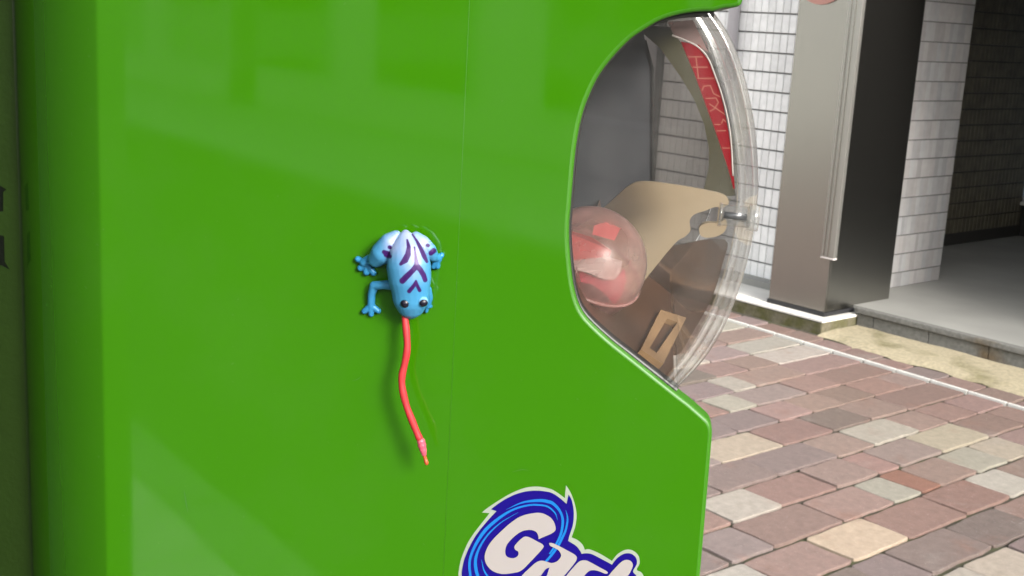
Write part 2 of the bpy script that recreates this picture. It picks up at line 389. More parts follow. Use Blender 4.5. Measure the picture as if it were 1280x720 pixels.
for k in range(-24, 23):
    xa, xb = course_x(k), course_x(k+1)
    if xb > -.06: break
    xm = (xa+xb)/2; yend = DRAIN(xm)-.004
    if 0 <= k < len(COURSES): js, cs = list(COURSES[k][0]), COURSES[k][1]
    elif k == 11: js, cs = [2.998, 3.233], 'WYG'
    else: js, cs = [random.uniform(2.6, 2.9)], 'PQ'
    runs = []
    ys = [js[0]-random.uniform(.2, .28)]+js
    for i in range(len(ys)-1): runs.append((ys[i], ys[i+1], cs[i]))
    y = ys[-1]; c = cs[-1]
    while y < yend-.02:
        y2 = y+random.uniform(.2, .3)
        if yend-y2 < .13: y2 = yend
        runs.append((y, y2, c)); y = y2; c = random.choice('PPGQQRPGDW')
    # the border row beyond the edging strip, up to the mortar strip
    if xm < -1: runs.append((yend+.03, yend+.165+.02*random.random(), random.choice('PPPG')))
    y = ys[0]
    while y > -5:
        y2 = y-random.uniform(.19, .3); runs.append((y2, y, random.choice('PPGQQRPGDWWYC'))); y = y2
    if xm < -3.37:      # past the plinth corner the row behind the strip meets the plinth
        pass
    for (ya, yb, c) in runs:
        if -3.95 < xm < -1.2 and yb > 1.7:
            near.append((xa, xb, ya, yb, c))
        else: stone_geo(xa, xb, ya, yb, sv, sf, sc, jitcol(c))
near.sort(key=lambda q: -(q[2]))
for q in near[:290]:
    v, fc, cc = [], [], []; stone_geo(*q[:4], v, fc, cc, jitcol(q[4]))
    o = mesh_obj('paving_stone', v, fc, M['stone'], pav); set_cols(o, cc)
for q in near[290:]: stone_geo(*q[:4], sv, sf, sc, jitcol(q[4]))
o = tag(mesh_obj('paving_stones_beyond', sv, sf, M['stone'], pav), kind='stuff'); set_cols(o, sc)

# steel edging strip, one segment per course
root = tag(empty('drain_edging', (-2.8, 4.6, 0)), 'thin bright steel edging strip set in the paving before the step', 'edging')
edges = [course_x(k) for k in range(-5, 22)]
for a, b in zip(edges[:-1], edges[1:]):
    ya, yb = DRAIN(a), DRAIN(b)
    bm = bmesh.new(); box_bm(bm, (a+.003, 0, -.02), (b-.003, .0135, .009), .0025)
    for v in bm.verts: v.co.y += ya+(yb-ya)*(v.co.x-a)/(b-a); v.co -= Vector((-2.8, 4.6, 0))
    bm_obj('strip_segment', bm, M['steel2'], root)

# cream mortar strip in front of the step: one uneven sheet
bm = bmesh.new(); nx, ny = 90, 10; grid = []
for i in range(nx+1):
    X = -3.345+i*(5.2/nx); f0 = DRAIN(X)+.175+.02*math.sin(X*9)+.016*math.sin(X*23+1)+random.uniform(-.008, .008)
    row = []
    for j in range(ny+1):
        t = j/ny; Y = f0+(5.105-f0)*t
        z = -.004+.016*min(1, t*4)+random.uniform(-.0025, .0025)
        row.append(bm.verts.new((X, Y, z)))
    grid.append(row)
for i in range(nx):
    for j in range(ny): bm.faces.new((grid[i][j], grid[i+1][j], grid[i+1][j+1], grid[i][j+1]))
tag(bm_obj('mortar_strip', bm, M['sand'], smooth=True), kind='structure')

# ------------------------------------------------------------------ porch: floor, step, walls
pf = tag(box('porch_floor', (-4.3, 5.14, -.1), (1.4, 8.3, .098), M['porch']), kind='structure')
box('coping', (-3.36, 5.095, .072), (1.4, 5.139, .1005), M['block'], pf, .006)
bx = -3.262-.30
blk = None
for i in range(16):
    a = max(bx+i*.303, -3.352)
    o = box('edge_block', (a+.002, 5.108, -.05), (bx+(i+1)*.303-.002, 5.139, .070), M['block'], pf, .003)
# plinth under the steel pillar and the white wall
pl = tag(empty('concrete_plinth', (-3.6, 5.0, 0)), 'low mossy concrete plinth under steel pillar', 'plinth')
box('plinth_base', (-5.4, 4.83, -.1), (-3.355, 5.30, .052), M['mossside'], pl, .008).location = (3.6, -5.0, 0)
box('plinth_top', (-5.4, 4.826, .0525), (-3.351, 5.30, .064), M['ledge'], pl, .003).location = (3.6, -5.0, 0)

# steel-clad pillar
pil = tag(empty('steel_pillar', (-3.57, 5.17, .064)), 'square brushed steel clad pillar beside white tiled wall', 'pillar')
def P_(name, a, b, mat, bev=0):
    o = box(name, a, b, mat, pil, bev); o.location = (3.57, -5.17, -.064); return o
P_('core', (-3.725, 4.915, .07), (-3.415, 5.44, 2.6), M['darkwall'])
P_('cladding_panel', (-3.738, 4.900, .086), (-3.401, 4.914, 2.6), M['steel'], .002)
P_('cladding_panel', (-3.414, 4.9145, .086), (-3.400, 5.445, 2.6), M['steel'], .002)
P_('cladding_panel', (-3.740, 4.9145, .086), (-3.726, 5.23, 2.6), M['steel'], .002)
P_('skirting', (-3.744, 4.894, .0645), (-3.394, 4.9135, .085), M['rubber'], .002)
P_('skirting', (-3.4135, 4.914, .0645), (-3.394, 5.44, .085), M['rubber'], .002)
cg = P_('corner_guard', (-3.436, 4.872, .362), (-3.362, 4.8985, 2.6), M['guard'], .004)
for xx in (-3.424, -3.400):
    o = box('guard_rib', (xx, 4.8685, .368), (xx+.008, 4.8735, 2.6), M['steel'], cg, .0024)
P_('guard_end_cap', (-3.437, 4.8705, .354), (-3.361, 4.8975, .3615), M['white'], .001)
# pinkish disc painting a reflection on the pillar, its lower edge just in view
cyl('reflection_disc', (3.57-3.612, 4.8985-5.17, 1.70-.064), (3.57-3.612, 4.892-5.17, 1.70-.064), .163, M['reflection_pink'], pil, 48)

# tiled walls
def tile_mesh(name, w_, h_, d_, axis, bev=.0022):
    bm = bmesh.new()
    a = (0, -d_, 0) if axis == 'x' else (0, 0, 0); b = (w_, 0, h_) if axis == 'x' else (d_, w_, h_)
    V = []
    if axis == 'x':      # facing -Y
        for (x, z, y) in ((0, 0, 0), (w_, 0, 0), (w_, h_, 0), (0, h_, 0), (bev, bev, -d_), (w_-bev, bev, -d_), (w_-bev, h_-bev, -d_), (bev, h_-bev, -d_)): V.append((x, y, z))
    else:                # facing +X
        for (y, z, x) in ((0, 0, 0), (w_, 0, 0), (w_, h_, 0), (0, h_, 0), (bev, bev, d_), (w_-bev, bev, d_), (w_-bev, h_-bev, d_), (bev, h_-bev, d_)): V.append((x, y, z))
    F_ = [(4, 5, 6, 7), (0, 1, 5, 4), (1, 2, 6, 5), (2, 3, 7, 6), (3, 0, 4, 7)]
    me = bpy.data.meshes.new(name); me.from_pydata(V, [], F_); me.update(); return me
def joined_tiles(name, me, spots, mat, parent):
    V, F_ = [], []
    for (x, y, z) in spots:
        b = len(V); V += [(v.co.x+x, v.co.y+y, v.co.z+z) for v in me.vertices]
        F_ += [tuple(b+i for i in p.vertices) for p in me.polygons]
    o = tag(mesh_obj(name, V, F_, mat, parent), kind='stuff'); o.color = (.6, .6, .6, 1); return o
ROWZ = .178; RP = .1013
# white wall left of the pillar (faces the camera)
wl = tag(empty('white_tiled_wall', (-4.6, 5.26, .064)), 'bright white wall of upright glazed tiles left of steel pillar', 'wall')
off = Vector((4.6, -5.26, -.064))
bk = box('backing', (-9.0, 5.246, .064), (-3.73, 5.5, 5.5), M['palegrout'], wl); bk.location = off
me = tile_mesh('tile', .0445, .0945, .006, 'x'); me.materials.append(M['tile'])
far = []; cnt = 0
for i in range(-1, 110):
    X = -3.76-.0478*i-.0445
    for j in range(-1, 24):
        z = ROWZ+RP*j+.002
        if X > -4.39 and j < 15 and cnt < 298 and i >= 0:
            t = bpy.data.objects.new('tile', me); link(t, wl); t.location = off+Vector((X, 5.2455, z))
            g = random.choice((.90, .90, .88, .80, .84)); t.color = (g, g, g*.985, 1); cnt += 1
        elif X > -5.55 and z > .07: far.append((X+off.x, 5.2455+off.y, z+off.z))
for j in range(-1, 24):
    z = ROWZ+RP*j-.003
    if z > .095: box('bed_joint', (-5.55, 5.2425, z), (-3.745, 5.2459, z+.0042), M['grout'], wl).location = off
o = joined_tiles('tiles_beyond', me, far, M['tile'], wl); o.color = (.8, .8, .79, 1)
o = box('plain_upper_wall', (-9.0, 5.238, 2.62), (-3.73, 5.2455, 5.5), M['render'], wl); o.location = off
o = box('white_skirt', (-5.5, 5.236, .0642), (-3.741, 5.2458, .094), M['white'], wl, .002); o.location = off
# grey metal door in the white wall, seen through the machine's clear cover
dr = tag(empty('grey_metal_door', (-5.4, 5.23, .064)), 'grey metal door in white wall seen through clear machine cover', 'door')
for nm, a, b, m_ in (('leaf', (-.46, -.012, .01), (.46, .006, 2.1), M['greypaint']), ('door_frame', (.461, -.02, 0), (.50, .008, 2.14), M['grout']),
                     ('door_frame', (-.50, -.02, 0), (-.461, .008, 2.14), M['grout']), ('door_frame', (-.46, -.02, 2.101), (.46, .008, 2.14), M['grout']),
                     ('handle', (.36, -.05, .98), (.385, -.0125, 1.10), M['steel2'])): box(nm, a, b, m_, dr, .002)
# grey downpipe at the wall
dp = tag(empty('grey_downpipe', (-4.385, 5.2, .064)), 'grey vertical downpipe on white tiled wall beside clear cover', 'pipe')
cyl('pipe', (0, 0, 0), (0, 0, 3.5), .031, M['greypaint'], dp)
for z in (.5, 1.75, 3.0): cyl('clip', (0, 0, z), (0, 0, z+.025), .0335, M['steel2'], dp)
# pier faced with streaky grey tiles, recessed behind the pillar
wb = tag(empty('grey_tiled_pier', (-3.6, 5.8, .098)), 'grey streaky tiled pier between steel pillar and dark porch', 'wall')
off = Vector((3.6, -5.8, -.098))
box('backing', (-4.2, 5.2465, .099), (-3.5560, 6.162, 2.5), M['midgrout'], wb).location = off
me = tile_mesh('tile', .0475, .0955, .006, 'y', .0003); me.materials.append(M['greytile'])
for j in range(-1, 16):
    Y = 6.1605
    while Y > 5.56:
        wy = random.uniform(.024, .05); Y -= wy
        z = ROWZ+RP*j+.003
        t = bpy.data.objects.new('tile', me); link(t, wb); t.location = off+Vector((-3.5558, Y, max(z, .0995))); t.scale.y = wy/.0475
        if j == -1: t.scale.z = .78
        g = random.uniform(.26, .35); q = random.random()*.06
        t.color = (g*(1+q), g, g*(1-q*.6), 1)
for j in range(0, 23):
    z = ROWZ+RP*j-.0025
    box('bed_joint', (-3.5559, 5.46, z), (-3.5525, 6.161, z+.005), M['grout'], wb).location = off
up = [(-3.5558+off.x, 6.160-.0475*(i+1)+off.y, ROWZ+RP*j+.003+off.z) for i in range(13) for j in range(16, 23)]
joined_tiles('tiles_above', me, up, M['greytile'], wb)
# porch walls; side wall tiles coloured dark to stand for the shade
dw = tag(empty('porch_side_wall', (-4.2, 7.2, .098)), 'tiled side wall deep inside the porch, coloured dark for its shade', 'wall')
off = Vector((4.2, -7.2, -.098))
box('backing', (-4.4, 6.163, .099), (-4.158, 8.195, 2.5), M['darkwall'], dw).location = off
me2 = tile_mesh('tile', .0455, .0945, .006, 'y'); me2.materials.append(M['shadetile'])
joined_tiles('shade_toned_tiles', me2, [(-4.1578+off.x, 6.17+.0475*i+off.y, ROWZ+RP*j+off.z) for i in range(42) for j in range(-0, 22)], M['shadetile'], dw)
ew = tag(empty('porch_end_wall', (-3, 8.3, .098)), 'grey end wall at back of dark porch', 'wall')
box('wall_body', (-1.4, -.1, 0), (4.4, .1, 2.4), M['darkwall'], ew)
wd = box('window', (-1.31, -.14, .245), (-.35, -.1005, 1.75), M['greypaint'], ew, .003)
box('pane', (-1.27, -.144, .285), (-.40, -.1405, 1.70), M['litglass'], wd)
box('sill', (-1.32, -.165, .222), (-.34, -.1008, .2445), M['steel2'], ew, .002)
rw = tag(box('porch_right_wall', (-.9, 5.3, .099), (-.7, 8.19, 2.5), M['darkwall']), 'dark wall closing the right side of the porch', 'wall')
# upper storey over the porch
us = tag(empty('upper_storey', (-1, 7, 2.5)), 'pale upper storey of building overhanging the porch', 'building')
box('soffit', (-3.2, -1.85, .003), (3.4, 1.6, .2), M['concrete'], us)
box('shade_fascia', (-2.35, -1.84, -.34), (.1, -1.70, .0025), M['darkwall'], us)  # unseen drop added to keep daylight out of the porch
box('facade', (-3.2, -1.9, .2005), (3.4, 1.6, 3.0), M['render'], us)
for x in (-2.4, -.6, 1.4):
    wd = box('window', (x, -1.93, .9), (x+1.1, -1.901, 2.2), M['greypaint'], us, .003); box('pane', (x+.05, -1.934, .95), (x+1.05, -1.9305, 2.15), M['glass'], wd)

# unseen dark shop wall, added for dark reflections and to block sky
sw = tag(empty('dark_reflection_block', (-3.4, -7, 0)), 'unseen dark shop front added for dark reflections', 'building')
box('wall_body', (-1.5, -9, 0), (.1, 3.1, 2.8), M['darkwall'], sw)
for i, y in enumerate((-7, -4.6, -2.2)):
    wd = box('window', (.101, y, .6), (.13, y+1.8, 2.3), M['greypaint'], sw, .004); box('pane', (.1305, y+.06, .66), (.134, y+1.74, 2.24), M['glass'], wd)
# building across the road
ob = tag(empty('building_across_road', (6.7, -6, 0)), 'pale building across the road with shop windows', 'building')
box('wall_body', (0, -16, 0), (5, 14, 3.4), M['render'], ob)
for i in range(9):
    y = -15+i*3.1
    wd = box('window', (-.04, y, .5), (-.001, y+2.0, 2.3), M['greypaint'], ob, .004); box('pane', (-.046, y+.07, .57), (-.0405, y+1.93, 2.23), M['glass'], wd)
    if i % 3 == 1: box('door', (-.05, y+2.2, .0), (-.001, y+3.0, 2.2), M['darkwall'], ob, .004)

# ================================================================== capsule machine
PHI = math.radians(6)
MA = math.pi/2-(YAW+PHI+math.pi/2)          # rotation of machine local x about Z
P0 = CP+fwd*.5
MROOT = Vector((P0.x, P0.y, 0))
MM = Matrix.Translation(MROOT) @ Matrix.Rotation(MA, 4, 'Z'); MI = MM.inverted()
CL = MI @ CP
def mpt(px, py, d=0.0):
    """point on the machine's vertical plane at depth d behind the side panel, in machine space"""
    dr_ = MI.to_3x3() @ (fwd+CR*((px-640)/FPX)-CU*((py-360)/FPX))
    t = (d-CL.y)/dr_.y; p = CL+dr_*t
    return Vector((p.x, d, p.z))
def to_px(p):
    q = (MM @ Vector(p))-CP; z = q.dot(fwd); return 640+FPX*q.dot(CR)/z, 360-FPX*q.dot(CU)/z
mach = tag(empty('capsule_machine', MROOT, MA), 'bright green capsule toy vending machine with clear bulging cover', 'vending machine')
ZT, ZB, DEP = 1.66, .86, .27
XLft = mpt(130, 360).x
WIN = [(893, 14), (870, 15), (850, 18), (835, 22), (820, 28), (805, 37), (790, 47), (777, 59), (765, 72), (754, 86), (745, 100), (737, 117), (730, 135),
       (724, 157), (720, 180), (717, 205), (715, 230), (713, 255), (711, 280), (711, 305), (713, 330), (716, 355), (722, 379), (733, 398), (760, 424),
       (790, 448), (820, 472), (845, 492)]
TOP = [(931, -20), (929, -4), (927, 4), (923, 8), (914, 10), (905, 10.5)]
BOT = [(862, 505), (879, 520), (886, 527), (889.5, 535), (890, 545), (888, 570), (882, 640), (875, 720)]
def xz(p, d=0): q = mpt(p[0], p[1], d); return (q.x, q.z)
win = catmull([xz(p) for p in WIN], 3)
top = [xz(p) for p in catmull(TOP, 3)]; bot = [xz(p) for p in catmull(BOT, 4)]
xf = bot[-1][0]
contour = [(top[0][0], ZT)]+top+win+bot+[(xf, ZB)]
def normals(c):
    out = []
    for i in range(len(c)):
        a = c[max(0, i-1)]; b = c[min(len(c)-1, i+1)]; tx, tz = b[0]-a[0], b[1]-a[1]; l = math.hypot(tx, tz) or 1
        out.append((-tz/l, tx/l))
    return out
nor = normals(contour); RB = .0017
inset = [(c[0]-n[0]*RB, c[1]-n[1]*RB) for c, n in zip(contour, nor)]
i0, i1 = 1+len(top), 1+len(top)+len(win)-1
def panel(name, flip):
    global inset, nor
    keep = (inset, nor)
    if flip:       # the far wing ends at the foot of the cut-out
        kk = i0+66; cx_ = contour[kk][0]; cz_ = contour[kk][1]
        c2 = contour[:kk]+[(cx_, cz_-.004), (cx_, cz_-.02), (cx_, ZB)]; nor = normals(c2)
        inset = [(c[0]-n[0]*RB, c[1]-n[1]*RB) for c, n in zip(c2, nor)]
    poly = [(XLft, ZT)]+inset+[(XLft, ZB)]
    V = [Vector((x, 0, z)) for x, z in poly]; tris = tessellate_polygon([V])
    V = list(V); F_ = [tuple(t) for t in tris]
    # rounded edge along the contour
    segs = 5; base = len(V)
    for k in range(segs+2):
        a = min(k, segs)/segs*math.pi/2
        for j, (c, n) in enumerate(zip(inset, nor)):
            dep = RB*(1-math.cos(a)) if k <= segs else (.010 if j >= i0 else DEP/2+.001)
            V.append(Vector((c[0]+n[0]*RB*math.sin(a), dep, c[1]+n[1]*RB*math.sin(a))))
    m = len(inset)
    for k in range(segs+1):
        for j in range(m-1):
            a = base+k*m+j; F_.append((a, a+1, a+m+1, a+m))
    # creased rear edge, then a curve turning away to the left
    base = len(V); x, y = XLft, 0.0; ns = 0
    V.append(Vector((x, y, ZT))); V.append(Vector((x, y, ZB)))
    for (t0, t1, R_, n_) in ((0, 19, .0065, 5), (19, 57.5, .116, 20)):
        for k in range(1, n_+1):
            g0 = math.radians(t0+(t1-t0)*(k-1)/n_); g1 = math.radians(t0+(t1-t0)*k/n_)
            x -= R_*(math.sin(g1)-math.sin(g0)); y += R_*(math.cos(g0)-math.cos(g1)); ns += 1
            V.append(Vector((x, y, ZT))); V.append(Vector((x, y, ZB)))
    for k in range(ns): F_.append((base+2*k, base+2*k+1, base+2*k+3, base+2*k+2))
    xe, ye = x, y
    V.append(Vector((xe, DEP/2, ZT))); V.append(Vector((xe, DEP/2, ZB))); q = len(V); F_.append((q-4, q-3, q-1, q-2))
    # top and bottom closing faces
    for zz in (ZT, ZB):
        b = len(V); xr = top[0][0] if zz == ZT else xf
        if zz == ZB: xr = XLft+.1
        V += [Vector((XLft-.0, .0, zz)), Vector((xr-RB, 0, zz)), Vector((xr, DEP/2, zz)), Vector((xe, DEP/2, zz)), Vector((xe, ye, zz))]
        F_.append((b, b+1, b+2, b+3, b+4))
    inset, nor = keep
    if flip: V = [Vector((v.x, DEP-v.y, v.z)) for v in V]
    bm = bmesh.new(); bv = [bm.verts.new(v) for v in V]
    for f_ in F_:
        try: bm.faces.new([bv[i] for i in f_])
        except ValueError: pass
    o = bm_obj(name, bm, M['green'], mach, True)
    o.data.materials.append(M['green_edge'])
    for p in o.data.polygons:
        if abs(p.normal.y) > .9999 or abs(p.normal.z) > .9999: p.use_smooth = False
        elif p.center.x > XLft+.02: p.material_index = 1
    return o
near_panel = panel('side_panel', False); near_panel['label'] = 'glossy green side panel with round cut-out'
panel('side_panel', True)
bx_ = contour[i0+70]
box('front_body', (XLft-.02, .012, ZB+.001), (bx_[0], DEP-.012, bx_[1]-.006), M['green'], mach, .004)
# moulding seam on the panel
sm_top, sm_bot = xz((587, 0)), xz((563, 560))
tube('mould_seam', [(sm_top[0], -.00002, sm_top[1]+.1), (sm_top[0], -.00002, sm_bot[1]-.12)], .00006, simple('seam_green', (36, 90, 10), .6), near_panel, 8)
# duller rear housing at the left, with two black printed marks
rh = box('rear_housing', (XLft-.130, .0495, ZB), (XLft-.060, DEP-.0495, ZT), M['olive'], mach, .004)
for poly in ([(-14, 229), (2, 233), (8, 237), (4, 240), (4, 264), (-14, 265)], [(-14, 291), (5, 295), (6, 327), (12, 337), (3, 332), (-14, 329)]):
    V = [mpt(x, y, .0492) for x, y in poly]; mesh_obj('printed_mark', V, [tuple(range(len(V)))], M['print'], rh)
# lower stand
st = box('stand', (XLft-.2, .03, .02), (xf-.02, DEP-.03, ZB-.002), M['inner'], mach, .01)
for x in (XLft-.16, xf-.06):
    for y in (.06, DEP-.06): cyl('foot', (x, y, 0), (x, y, .022), .018, M['rubber'], mach)

# unseen dark block added on the left to shade the machine's rear edge
pr = tag(empty('light_blocker', MM @ Vector((XLft-.4, .1, 0)), MA), 'unseen dark pier added to shade the left edge of the machine', 'pier')
box('light_blocker_body', (-.30, -.46, 0), (.255, .5, 3.0), M['pier'], pr, .01); box('light_blocker_base', (-.31, -.47, 0), (.268, .51, .12), M['rubber'], pr, .01)
cn = tag(empty('sky_blocker', MM @ Vector((-.5, 0, 2.1)), MA), 'unseen flat dark canopy over the capsule machine', 'blocker')
box('sky_blocker_top', (-1.0, -1.25, 0), (.80, 1.0, .05), M['darkwall'], cn, .008); box('sky_blocker_edge', (-1.0, -1.28, -.01), (.80, -1.251, .08), M['greypaint'], cn, .005)  # unseen roof added to keep overhead sky off the panel
# clear cover -----------------------------------------------------------
OUT = [(893, 14), (908, 35), (921, 60), (932, 92), (941, 130), (947, 165), (950, 200), (951, 235), (949, 262), (944, 300), (935, 340), (922, 380), (905, 420), (880, 458), (847, 492)]
INN = [(866, 24), (880, 48), (895, 85), (905, 115), (914, 155), (920, 200), (922, 240), (919, 285), (908, 335), (890, 385), (865, 430), (833, 474)]
def resample(pts, n):
    L = [0]
    for a, b in zip(pts[:-1], pts[1:]): L.append(L[-1]+math.dist(a, b))
    out = []
    for i in range(n):
        s = L[-1]*i/(n-1); k = max(j for j in range(len(L)) if L[j] <= s+1e-12); k = min(k, len(pts)-2)
        t = (s-L[k])/((L[k+1]-L[k]) or 1); out.append(tuple(pts[k][j]+(pts[k+1][j]-pts[k][j])*t for j in range(len(pts[0]))))
    return out
NA = 64
outer = resample([xz(p) for p in catmull(OUT, 5)], NA); inner = resample([xz(p) for p in catmull(INN, 5)], NA)
cov = None
def fill(name, poly2, y, mat, parent, y2=None):
    V = [Vector((x, y, z)) for x, z in poly2]; T = [tuple(t) for t in tessellate_polygon([V])]
    if y2 is not None:
        n = len(V); V2 = V+[Vector((v.x, y2, v.z)) for v in V]
        T = T+[tuple(i+n for i in t[::-1]) for t in T]+[(i, (i+1) % n, (i+1) % n+n, i+n) for i in range(n)]; V = V2
    bm = bmesh.new(); bv = [bm.verts.new(v) for v in V]
    for f_ in T:
        try: bm.faces.new([bv[i] for i in f_])
        except ValueError: pass
    return bm_obj(name, bm, mat, parent)
winp = win[:]
smoke_poly = [(p[0], p[1]) for p in winp]+list(reversed(inner))
cov = fill('clear_cover', smoke_poly, .004, M['smoky'], mach); cov['label'] = 'smoky clear side of the bulging cover'
# ridged rim between inner and outer arcs
PROF = [(0, .0042), (.03, .0005), (.10, .0), (.16, .0030), (.34, .0036), (.38, .0012), (.46, .0008), (.50, .0034), (.66, .0030), (.70, .0012), (.76, .0014), (.82, .0042), (.93, .0060), (1.0, .0120)]
V, F_ = [], []
for fr, dp_ in PROF:
    for a, b in zip(inner, outer): V.append((a[0]+(b[0]-a[0])*fr, dp_, a[1]+(b[1]-a[1])*fr))
for k in range(len(PROF)-1):
    for j in range(NA-1): F_.append((k*NA+j, k*NA+j+1, (k+1)*NA+j+1, (k+1)*NA+j))
rim = mesh_obj('cover_rim', V, F_, M['rim'], cov, True); rim['label'] = 'clear ridged rim of the cover'
try: rim.data.set_sharp_from_angle(angle=math.radians(40))
except Exception: pass
# curved front shell across the machine's width, and the far side sheet
V, F_ = [], []
for y in (.0122, .06, .13, .20, DEP-.012):
    for b in outer: V.append((b[0], y, b[1]))
for k in range(4):
    for j in range(NA-1): F_.append((k*NA+j, k*NA+j+1, (k+1)*NA+j+1, (k+1)*NA+j))
mesh_obj('front_shell', V, F_, M['clear'], cov, True)
fill('far_side', [p for p in winp]+list(reversed(outer)), DEP-.008, thin_clear('dark_smoky_plastic', (.27, .255, .24), .03, 1.5, .03), cov)
# dark gasket along the cut-out
nw = normals(winp); V, F_ = [], []
for j, (c, n) in enumerate(zip(winp, nw)):
    wd_ = .0006+.0016*max(0, 1-j/14)+.0008*max(0, (j-66)/16)
    for k, (o_, d_) in enumerate(((.0, .0030), (wd_, .0030), (wd_, .010))): V.append((c[0]+n[0]*o_, d_, c[1]+n[1]*o_))
for j in range(len(winp)-1):
    for k in range(2): F_.append((j*3+k, j*3+k+1, (j+1)*3+k+1, (j+1)*3+k))
mesh_obj('gasket', V, F_, M['black'], cov, True)
# latch knob: clear barrel with flanges
la, lb = mpt(899, 268, .000), mpt(948, 273, .000); ax = (lb-la)
cyl('latch', la, la+ax*.78, .0042, M['clear'], cov, 28)
cyl('latch_flange', la+ax*.74, lb, .0052, M['rim'], cov, 28); cyl('latch_collar', la-ax*.02, la+ax*.06, .0047, M['clear'], cov, 28)
cyl('latch_core', la+ax*.12, la+ax*.70, .0014, M['inner'], cov, 16)

# inside the cover --------------------------------------------------------
def pxpoly(name, pts, d, mat, parent, th=.002, smooth=0, corners=()):
    if smooth: pts = catmull(pts, smooth, corners, True)
    return fill(name, [xz(p, d) for p in pts], d, mat, parent, d+th)
pxpoly('inner_wall', [(640, -40), (800, 8), (806, 50), (815, 85), (815, 300), (790, 420), (640, 520)], .244, M['inner'], mach)
pxpoly('inner_edge', [(806, 50), (815, 85), (815, 300), (817, 300), (817.5, 85), (808, 50)], .2425, M['black'], mach, .001)
pxpoly('far_cover_frame', [(790, 30), (825, 60), (850, 95), (868, 125), (880, 155), (886, 185), (886, 210), (878, 245), (920, 245), (912, 205), (900, 160), (885, 115), (862, 70), (838, 34)], .250, M['khaki'], mach, .003)
br = pxpoly('cream_bracket', [(700, 300), (752, 262), (785, 233), (806, 227), (850, 232), (893, 240), (907, 245), (911, 254), (904, 259), (893, 259), (880, 264), (868, 268), (862, 276), (863, 288),
        (856, 296), (842, 306), (800, 358), (766, 404), (700, 420)], .115, M['cream'], mach, .003, 4, (0, 18))
pxpoly('cream_hook', [(875, 283), (884, 279), (897, 279), (907, 275), (908, 284), (903, 292), (890, 297), (878, 296), (874, 290)], .112, M['cream'], mach, .006, 4)
# brown tray following the bottom of the cut-out
tray = [winp[j] for j in range(len(winp)) if j >= 63]
V, F_ = [], []
for y in (.011, .08, .16, .245):
    for c in tray: V.append((c[0]-.0005, y, c[1]+.0006))
nt_ = len(tray)
for k in range(3):
    for j in range(nt_-1): F_.append((k*nt_+j, k*nt_+j+1, (k+1)*nt_+j+1, (k+1)*nt_+j))
ty = mesh_obj('tray', V, F_, M['brown'], mach)
A = Vector((*xz((745, 411)), 0)); B = Vector((*xz((840, 488)), 0)); tn = Vector((-(B.y-A.y), 0, B.x-A.x)).normalized()
def tray_pt(px, py, lift):
    d1 = mpt(px, py, 0); d0 = CL; dv = (d1-d0); pt = Vector((A.x, 0, A.y))+tn*lift
    t = (pt-d0).dot(tn)/dv.dot(tn); return d0+dv*t
o4 = [(826, 387), (858, 397), (829, 455), (801, 437)]; n4 = [(834, 398), (847, 403), (821, 441), (812, 435)]
V = [tray_pt(*p, .003) for p in o4]+[tray_pt(*p, .003) for p in n4]+[tray_pt(*p, .003)-tn*.003 for p in o4]+[tray_pt(*p, .003)-tn*.003 for p in n4]
F_ = []
for i in range(4):
    j = (i+1) % 4; F_ += [(i, j, 4+j, 4+i), (i, j, 8+j, 8+i), (4+i, 4+j, 12+j, 12+i)]
mesh_obj('tray_frame', V, F_, M['tan'], ty)

pxpoly('tray_guard', [(812, 322), (850, 306), (906, 300), (903, 330), (890, 372), (868, 412), (846, 444), (828, 420)], .19, thin_clear('brown_smoky_plastic', (.48, .37, .29), .08, 1.5, .14, (.40, .29, .22)), ty, .002, 4)
# red display card inside the front of the cover
cardL = catmull([(851, 52), (868, 92), (880, 125), (893, 160), (904, 192), (912, 216), (917, 236)], 4)
cardR = catmull([(874, 56), (886, 76), (899, 112), (908, 150), (913, 180), (916, 205), (918.5, 236)], 4)
def xat(poly, y):
    for a, b in zip(poly[:-1], poly[1:]):
        if a[1] <= y <= b[1]: return a[0]+(b[0]-a[0])*(y-a[1])/((b[1]-a[1]) or 1)
    return poly[0][0] if y < poly[0][1] else poly[-1][0]
def card_pt(px, py, lift=0):
    a, b = xat(cardL, py), xat(cardR, py); f_ = (px-a)/max(1e-3, b-a); return mpt(px, py, .075+(.014-.075)*f_-lift)
card = tag(empty('display_card', MROOT, MA), 'red display card with pale lettering inside the clear cover', 'card')
LETTERS = ([(858, 71), (878, 71)], [(870, 72), (873, 97)], [(865, 84), (884, 84)], [(872, 98), (893, 98)], [(877.5, 113), (880, 107.5), (888, 107), (892, 117), (900, 121)],
           [(882, 123), (895, 122.5), (898, 128), (893, 136), (887.5, 139)], [(887, 130), (906, 143)], [(893, 155.5), (900, 155.5)], [(902, 154), (904, 149), (907, 152)],
           [(896, 163.6), (907, 163.3)], [(903, 185), (913, 185)])
def seg_d(p, a, b):
    dx, dy = b[0]-a[0], b[1]-a[1]; t = max(0, min(1, ((p[0]-a[0])*dx+(p[1]-a[1])*dy)/(dx*dx+dy*dy))); return math.hypot(p[0]-a[0]-dx*t, p[1]-a[1]-dy*t)
V, F_, cc_ = [], [], []; NR, NC = 170, 44
RED, PALE_ = Vector(lin((156, 8, 28))), Vector(lin((196, 132, 112)))
rl, rr_ = resample(cardL, NR), resample(cardR, NR)
for l, r in zip(rl, rr_):
    for k in range(NC):
        f_ = k/(NC-1); p = (l[0]+(r[0]-l[0])*f_, l[1]+(r[1]-l[1])*f_); V.append(mpt(p[0], p[1], .075+(.014-.075)*f_))
        d = min(seg_d(p, a_, b_) for L_ in LETTERS for a_, b_ in zip(L_[:-1], L_[1:]))
        cc_.append(tuple(RED.lerp(PALE_, max(0, min(1, 1.05-d)))))
